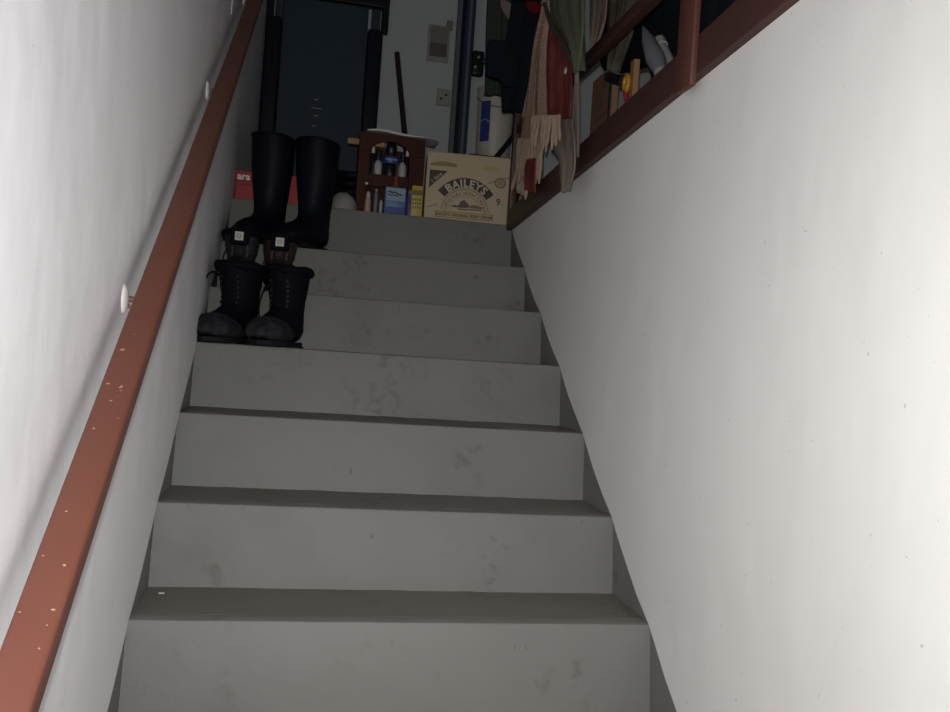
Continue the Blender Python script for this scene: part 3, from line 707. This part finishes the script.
# little landscape vignette
flat([(.098,.052),(.112,.060),(.128,.058),(.137,.074),(.150,.080),(.160,.070),(.170,.062),(.170,.054),(.140,.050)], 'vignette_print', 'ink_purple', .0003)
flat([(.172,.060),(.190,.066),(.205,.061),(.222,.058),(.222,.052),(.172,.053)], 'vignette_print', 'card_mid', .0003)
flat([(.125,.047),(.215,.050),(.218,.046),(.130,.043)], 'vignette_print', 'ink_purple', .0004)
fl_ = [(.044,.034),(.262,.034),(.262,.012),(.044,.012)]
flat(fl_, 'banner', 'ink', .0002); flat([(.0457,.0325),(.2603,.0325),(.2603,.0135),(.0457,.0135)], 'banner_field', 'gold_ink', .0004)
text_mesh('BAILEYS ORIGINAL IRISH CREAM', .0150, 'banner_lettering', 'ink', cr, lambda x,y: P3(x,y,.0008), spacing=1.0, bold=.0003).location = (.153,0,.0180)
text_mesh('9', .036, 'number_lettering', 'ink', cr, lambda x,y: P3(x,y,.0004), bold=.0005).location = (.280,0,.070)
text_mesh('L', .012, 'number_lettering', 'ink', cr, lambda x,y: P3(x,y,.0004)).location = (.297,0,.070)
for r_,w_ in ((.022,'card_mid'),(.016,'card')): flat([(.283+r_*math.cos(2*PI*i/20),.150+r_*.82*math.sin(2*PI*i/20)) for i in range(20)], 'seal_print', w_, .0002 if r_>.02 else .0004)
for i in range(4): flat([(.272+i*.006,.140),(.2745+i*.006,.140),(.2745+i*.006,.161-.002*abs(i-1.5)),(.272+i*.006,.161-.002*abs(i-1.5))], 'seal_print', 'ink', .0006)
flat([(.235,.148),(.262,.158),(.275,.170),(.315,.172),(.315,.168),(.277,.166),(.264,.154),(.236,.145)], 'flourish_print', 'card_tan', .0001)
flat([(.008,.045),(.030,.052),(.052,.060),(.052,.057),(.030,.048),(.008,.042)], 'flourish_print', 'card_tan', .0001)
MB().box(CW*.02,CW*.98,.003,CD-.003,CH-.0005,CH+.0012).build('top_flap', 'card', cr)

# ------------------------------------------------------------------ draped cloths
def drape(name, material, parent, rows, axis, base, amp=.012, nf=2.5, ph=0.0, thick=.004, nu=26, nv=26, tw=0.0):
    """rows top to bottom: (s0,z0,s1,z1) along the hanging edge; folds run down the cloth"""
    g = interp([list(r) for r in rows], nv); L0, L1 = [], []
    for j, (s0,z0,s1,z1) in enumerate(g):
        v = j/nv; a = []; b = []
        for i in range(nu+1):
            u = i/nu; s = s0+(s1-s0)*u; z = z0+(z1-z0)*u
            o = amp*(.35+.65*v)*math.sin(2*PI*nf*u+ph+tw*v) + amp*.35*math.sin(2*PI*nf*2.3*u+ph*2+2*v)
            for lst, k in ((a,-thick/2),(b,thick/2)):
                lst.append(Vector((base+o+k, s, z)) if axis == 'y' else Vector((s, base+o+k, z)))
        L0.append(a); L1.append(b)
    m = MB(); rings = [a + b[::-1] for a, b in zip(L0, L1)]
    m.loft(rings)
    o = m.build(name, material, parent, 70); return o
def fringe(name, material, parent, pts, length, axis, base, n, r=.0035, spread=.004, seed=1):
    rnd = random.Random(seed); m = MB()
    for i in range(n):
        f = i/(n-1)*(len(pts)-1); k = min(int(f), len(pts)-2); t = f-k
        s = pts[k][0]+(pts[k+1][0]-pts[k][0])*t; z = pts[k][1]+(pts[k+1][1]-pts[k][1])*t
        L_ = length*rnd.uniform(.75,1.1); q = []
        dx = rnd.uniform(-spread,spread)*3; dn = rnd.uniform(-.006,.006)
        for j in range(6):
            g = j/5; ss = s+dx*g+rnd.uniform(-1,1)*.0018; zz = z-L_*g; nn = base+dn*g+rnd.uniform(-1,1)*.0015
            q.append((nn,ss,zz) if axis == 'y' else (ss,nn,zz))
        m.tube(q, [r*.8,r,r*.9,r*1.1,r*1.15,r*.4], 6)
    o = m.build(name, material, parent, 70); o['kind'] = 'stuff'; return o
sf = thing('scarf', 'pink, red and cream fringed wool scarf hanging over the balustrade', 'scarf', (1.0,1.1,1.93))
def rel(o, par): o.location = -Vector(par.location); return o
rel(drape('woven_end', 'weave', sf, [(1.04,1.95,.98,1.95),(1.09,1.80,1.02,1.78),(1.13,1.70,1.03,1.67),(1.198,1.624,1.074,1.582),(1.241,1.534,1.06,1.479),(1.27,1.438,1.034,1.374),(1.32,1.312,.985,1.235)], 'y', .992, .010, 2.2), sf)
rel(fringe('fringe', 'fringe', sf, [(1.325,1.315),(.985,1.238)], .135, 'y', .990, 22, .0068, .008, 3), sf)
rel(fringe('fringe', 'fringe', sf, [(1.30,1.20),(1.12,1.16)], .085, 'y', .984, 12, .0072, .012, 8), sf)
rel(drape('red_end', 'redfab', sf, [(.98,1.95,.90,1.95),(1.00,1.72,.84,1.68),(1.008,1.60,.78,1.53),(1.012,1.544,.735,1.452),(.994,1.426,.671,1.331),(.937,1.291,.655,1.219)], 'y', .985, .010, 1.8, 1.0), sf)
rel(fringe('fringe', 'fringe', sf, [(.965,1.298),(.655,1.222)], .095, 'y', .947, 15, .0048, .008, 5), sf)
rel(drape('white_edge', 'beige', sf, [(.66,1.46,.645,1.455),(.655,1.36,.635,1.355),(.64,1.24,.60,1.23),(.62,1.10,.57,1.09)], 'y', .984, .004, 1, 0, .006, 8, 16), sf)
rel(drape('red_tip', 'redfab', sf, [(1.13,1.20,1.02,1.18),(1.17,1.14,1.03,1.115),(1.15,1.105,1.02,1.07)], 'y', .978, .006, 1.0, 2, .005, 10, 10), sf)
bg = drape('beige_cloth', 'beige', None, [(.86,1.262,.60,1.20),(.867,1.225,.56,1.150),(.80,1.165,.54,1.10),(.715,1.11,.53,1.065),(.690,1.055,.54,1.035),(.650,1.005,.585,1.000)], 'y', .968, .007, 1.6, .5)
tag(bg, 'beige cloth strip hanging below the scarf down onto the white wall', 'cloth')
ol = thing('olive_jacket', 'olive green jacket hanging on the balustrade over the red scarf', 'jacket', (.96,.74,1.93))
rel(drape('body', 'olive', ol, [(1.02,1.95,.60,1.95),(.98,1.80,.56,1.74),(.935,1.656,.533,1.501),(.87,1.57,.52,1.443),(.711,1.455,.517,1.389),(.60,1.365,.528,1.335),(.556,1.318,.530,1.310)], 'y', .962, .010, 1.6, .4, .006), ol)
hem = [(.945,1.645),(.87,1.566),(.79,1.505),(.711,1.451),(.64,1.395),(.585,1.35),(.553,1.314)]
rel(MB().tube([(.954,y,z) for y,z in hem], .007, 8).build('hem', 'coat', ol, 60), ol)
rel(MB().lathe([(.0001,.004),(.009,.003),(.010,0)], n=12, mtx=Matrix.Translation((.946,.62,1.335)) @ Matrix.Rotation(-PI/2,4,'Y')).build('button', 'lightgrey', ol), ol)
tf = drape('striped_cloth', 'tanfab', None, [(1.0,1.88,.76,1.88),(.97,1.72,.78,1.65),(.95,1.60,.79,1.55),(.915,1.51,.86,1.495)], 'y', 1.105, .007, 2.0); tag(tf, 'dusty pink cloth hanging behind the balustrade beside the olive jacket', 'cloth')

# ------------------------------------------------------------------ coat stand group behind the newel
cs = thing('coat_stand', 'black coat stand behind the newel post carrying the coats', 'coat stand', (1.26,2.13,ZU))
MB().tube([(0,0,.02),(0,0,1.5)], .016, 10).build('pole', 'black_pl', cs, 60)
for i in range(3):
    a = PI/3+2*PI*i/3; MB().tube([(0,0,.06),(.12*math.cos(a),.12*math.sin(a),.03),(.2*math.cos(a),.2*math.sin(a),.01)], .01, 8).build('leg', 'black_pl', cs, 60)
for a in (PI, PI*1.4, PI*.5, 0.2):
    MB().tube([(0,0,1.42),(.09*math.cos(a),.09*math.sin(a),1.44),(.12*math.cos(a),.12*math.sin(a),1.49)], .007, 8).build('hook', 'black_pl', cs, 60)
gc = thing('green_coat', 'dark green coat hanging left of the black jacket', 'coat', (1.10,2.20,2.45))
rel(drape('body', 'coat', gc, [(1.05,2.47,1.17,2.47),(1.01,2.30,1.19,2.30),(1.006,2.15,1.19,2.15),(1.012,1.95,1.19,1.95),(1.022,1.78,1.19,1.79),(1.022,1.72,1.19,1.73)], 'x', 2.21, .014, 2.2, .3, .03), gc)
rel(drape('lining_patch', 'coatpatch', gc, [(1.052,2.15,1.145,2.12),(1.066,2.10,1.135,2.08),(1.10,2.06,1.125,2.03)], 'x', 2.168, .003, 1, 0, .006, 8, 8), gc)
rel(MB().box(1.09,1.15,2.160,2.166,1.785,1.82,.001,1).build('hem_label', 'olive', gc), gc)
rel(MB().tube([(1.14,2.17,1.74),(1.135,2.05,1.60),(1.10,1.90,1.475),(1.062,1.87,1.42),(1.03,1.86,1.375),(1.0,1.86,1.335)], .011, 8).build('belt', 'darkcloth', gc, 60), gc)
bj = thing('black_jacket', 'black jacket hung over the newel post beside the scarf', 'jacket', (1.0,1.505,1.96))
rel(drape('body', 'darkcloth', bj, [(.965,1.96,1.0,1.96),(.966,1.92,1.0,1.92),(.968,1.872,1.0,1.872),(.970,1.862,1.10,1.862),(.962,1.76,1.085,1.76),(.955,1.70,1.072,1.70),(.950,1.60,1.055,1.60),(.955,1.52,1.042,1.52),(.962,1.455,1.035,1.46)], 'x', 1.508, .007, 2, .2, .026, 26, 40), bj)
rel(drape('sleeve', 'darkcloth', bj, [(.890,1.705,1.0,1.708),(.884,1.695,1.0,1.70),(.884,1.65,1.0,1.65),(.886,1.60,1.0,1.60),(.890,1.572,1.0,1.575),(.935,1.562,1.0,1.56),(.955,1.54,1.0,1.54)], 'x', 1.482, .004, 1, .2, .024, 14, 24), bj)
rel(drape('red_lining', 'darkred', bj, [(1.018,1.868,1.082,1.868),(1.022,1.845,1.076,1.845),(1.04,1.828,1.062,1.828)], 'x', 1.4815, .002, 1, 0, .004, 8, 8), bj)
stl = thing('stool', 'small dark wooden stool under the white bucket', 'stool', (1.115,2.42,ZU))
MB().box(-.13,.13,-.13,.13,.40,.43,.005,2).build('seat', 'rack', stl)
for sx in (-1,1):
    for sy in (-1,1): MB().box(sx*.105-.015,sx*.105+.015,sy*.105-.015,sy*.105+.015,0,.40,.003,1).build('leg', 'rack', stl)
bk = thing('white_bucket', 'white plastic bucket with a blue label panel behind the cream carton', 'bucket', (1.118,2.42,ZU+.43))
MB().lathe([(.001,0),(.078,0),(.082,.006),(.090,.33),(.0935,.331),(.0935,.345),(.088,.346),(.084,.33),(.078,.05),(.001,.045)], n=32).build('body', 'bucket', bk, 45)
m = MB(); n = 10
rg = []
for i in range(n+1):
    a = PI+.50+.60*i/n; rg.append([Vector((r*math.cos(a), r*math.sin(a), z)) for r,z in ((.0840,.08),(.0885,.27),(.0900,.27),(.0855,.08))])
m.loft(rg); lb_ = m.build('label_panel', 'blue_deep', bk, 45)
m = MB(); m.tube([(.0905*math.cos(PI+.50+.60*i/n), .0905*math.sin(PI+.50+.60*i/n), .17+.012*math.sin(i*.35)) for i in range(n+1)], .003, 6); m.build('label_stripe', 'blue_pale', lb_, 50)
MB().tube([(.094*math.cos(a),.094*math.sin(a)-.0,.30-.06*math.sin((a-PI))) for a in [PI+PI*i/16 for i in range(17)]], .0025, 6).build('handle', 'steel', bk, 60)
rg = []
m = MB()
for i in range(11):
    a = PI*i/10; r = max(math.sin(a)**.7,.03)
    rg.append([Vector((1.03+.10*(1-math.cos(a))/2, 2.235+.045*r*math.cos(2*PI*j/14), ZU+.17+.22*r*(.5+.5*math.sin(2*PI*j/14)))) for j in range(14)])
# pale cushion propped on a low crate in front of the bucket
tag(m.loft(rg).build('cushion', 'bundle', None, 60), 'pale grey cushion in front of the white bucket', 'cushion')
ck = MB().box(1.0,1.19,2.17,2.28,ZU,ZU+.168,.004,2).build('low_crate', 'rack'); tag(ck, 'low brown crate under the pale cushion', 'crate')

# ------------------------------------------------------------------ things on the floor behind the balustrade
cbx = thing('cardboard_box', 'narrow tan cardboard box standing behind the balustrade next to scarf', 'box', (1.235,1.07,ZU))
MB().box(-.035,-.012,-.105,.10,0,.46,.002,1).build('box_body', 'cardboard', cbx)
text_mesh('C', .045, 'box_print', 'ink', cbx, lambda x,y: Vector((-.036,-x,y)), bold=.001).location = (0,-.03,.405)
m = MB()
for i in range(7): m.box(-.0362,-.0352,-.085,.06,.14+i*.034,.147+i*.034)
m.build('box_lines', 'card_mid', cbx)
tl = thing('hand_tool', 'black-handled tool with orange-yellow ring end behind balustrade', 'tool', (1.17,.760,1.372))
MB().tube([(0,.155,.062),(0,.01,.005)], .016, 12).build('grip', 'black_pl', tl, 60)
MB().tube([(-.003+0*math.cos(q*PI/8),-.018+.017*math.cos(q*PI/8),-.008+.024*math.sin(q*PI/8)) for q in range(17)], .0065, 8, False).build('ring', 'orange', tl, 60)
MB().tube([(-.003,-.018,-.03),(-.003,-.020,-.045),(-.003,-.023,-.06)], [.008,.007,.004], 8).build('red_tip', 'red', tl, 60)
MB().tube([(0,.15,.06),(.010,.165,.06),(.014,.168,-.333)], .004, 6).build('hanging_cord', 'black_pl', tl, 60)
ws = MB().prism([(.700,ZU),(.730,ZU),(.730,1.425),(.700,1.425)], X, 1.172, 1.190, .002).build('wooden_slat', 'pine'); tag(ws, 'tan wooden slat standing upright behind the balustrade', 'slat')
um = thing('folded_umbrella', 'grey folded umbrella with pale ferrule leaning behind the balustrade', 'umbrella', (1.165,.215,ZU))
MB().tube([(.0,.245,.262),(.0,.30,.322),(.0,.36,.39),(.0,.412,.450)], [.014,.027,.020,.004], 10).build('canopy', 'lav', um, 60)
MB().tube([(.0,.212,.228),(.0,.258,.275)], .019, 12).build('ferrule', 'lightgrey', um, 60)
MB().tube([(.0,.002,.008),(.0,.22,.236)], .008, 8).build('shaft', 'steel', um, 60)
pt = thing('grey_tube', 'light grey tube leaning behind the grey umbrella', 'tube', (1.205,.20,ZU))
MB().tube([(0,.004,.012),(0,.38,.390)], .013, 12).build('tube', 'lightgrey', pt, 60)
MB().tube([(0,.375,.385),(0,.400,.410)], .016, 12).build('end_cap', 'pale_pl', pt, 60)
kc = thing('khaki_coat', 'khaki camouflage coat hanging behind the middle rail', 'coat', (1.14,.80,1.90))
rel(drape('body', 'camo', kc, [(.95,1.90,.65,1.90),(.92,1.70,.66,1.65),(.89,1.584,.686,1.512),(.86,1.50,.725,1.468),(.83,1.43,.79,1.41)], 'y', 1.145, .010, 2.2, .3, .01), kc)
rel(MB().box(1.084,1.15,.70,.86,1.885,1.90,.003,1).build('hanger_strap', 'darkcloth', kc), kc)
bc = drape('black_coat', 'darkcloth', None, [(1.36,1.93,.32,1.93),(1.32,1.70,.32,1.65),(1.22,1.56,.32,1.47),(1.0,1.49,.32,1.40),(.80,1.44,.33,1.33),(.76,1.34,.36,1.20),(.74,1.22,.40,1.10)], 'y', 1.255, .012, 3, .7, .02); tag(bc, 'black coat hanging above the umbrellas behind the balustrade', 'coat')
hk = MB().box(1.02,1.28,.30,1.37,1.9325,1.95,.003,1).build('hanging_board', 'wood_dark'); tag(hk, 'dark wooden board laid on the top rail with coats hung from it', 'board')
nb = thing('storage_box', 'dark navy plastic storage box behind the right part of balustrade', 'box', (1.16,-.235,ZU))
MB().box(0,.45,-.50,.40,0,.50,.02,3).build('box_body', 'navy', nb, 40)
MB().box(-.012,.462,-.512,.412,.50,.545,.01,2).build('lid', 'navy', nb, 40)
MB().tube([(-.0005,.10,.30),(-.0005,.03,.335),(-.0005,-.05,.35),(-.0005,-.12,.40)], .002, 6).build('scratch', 'greyblue', nb)
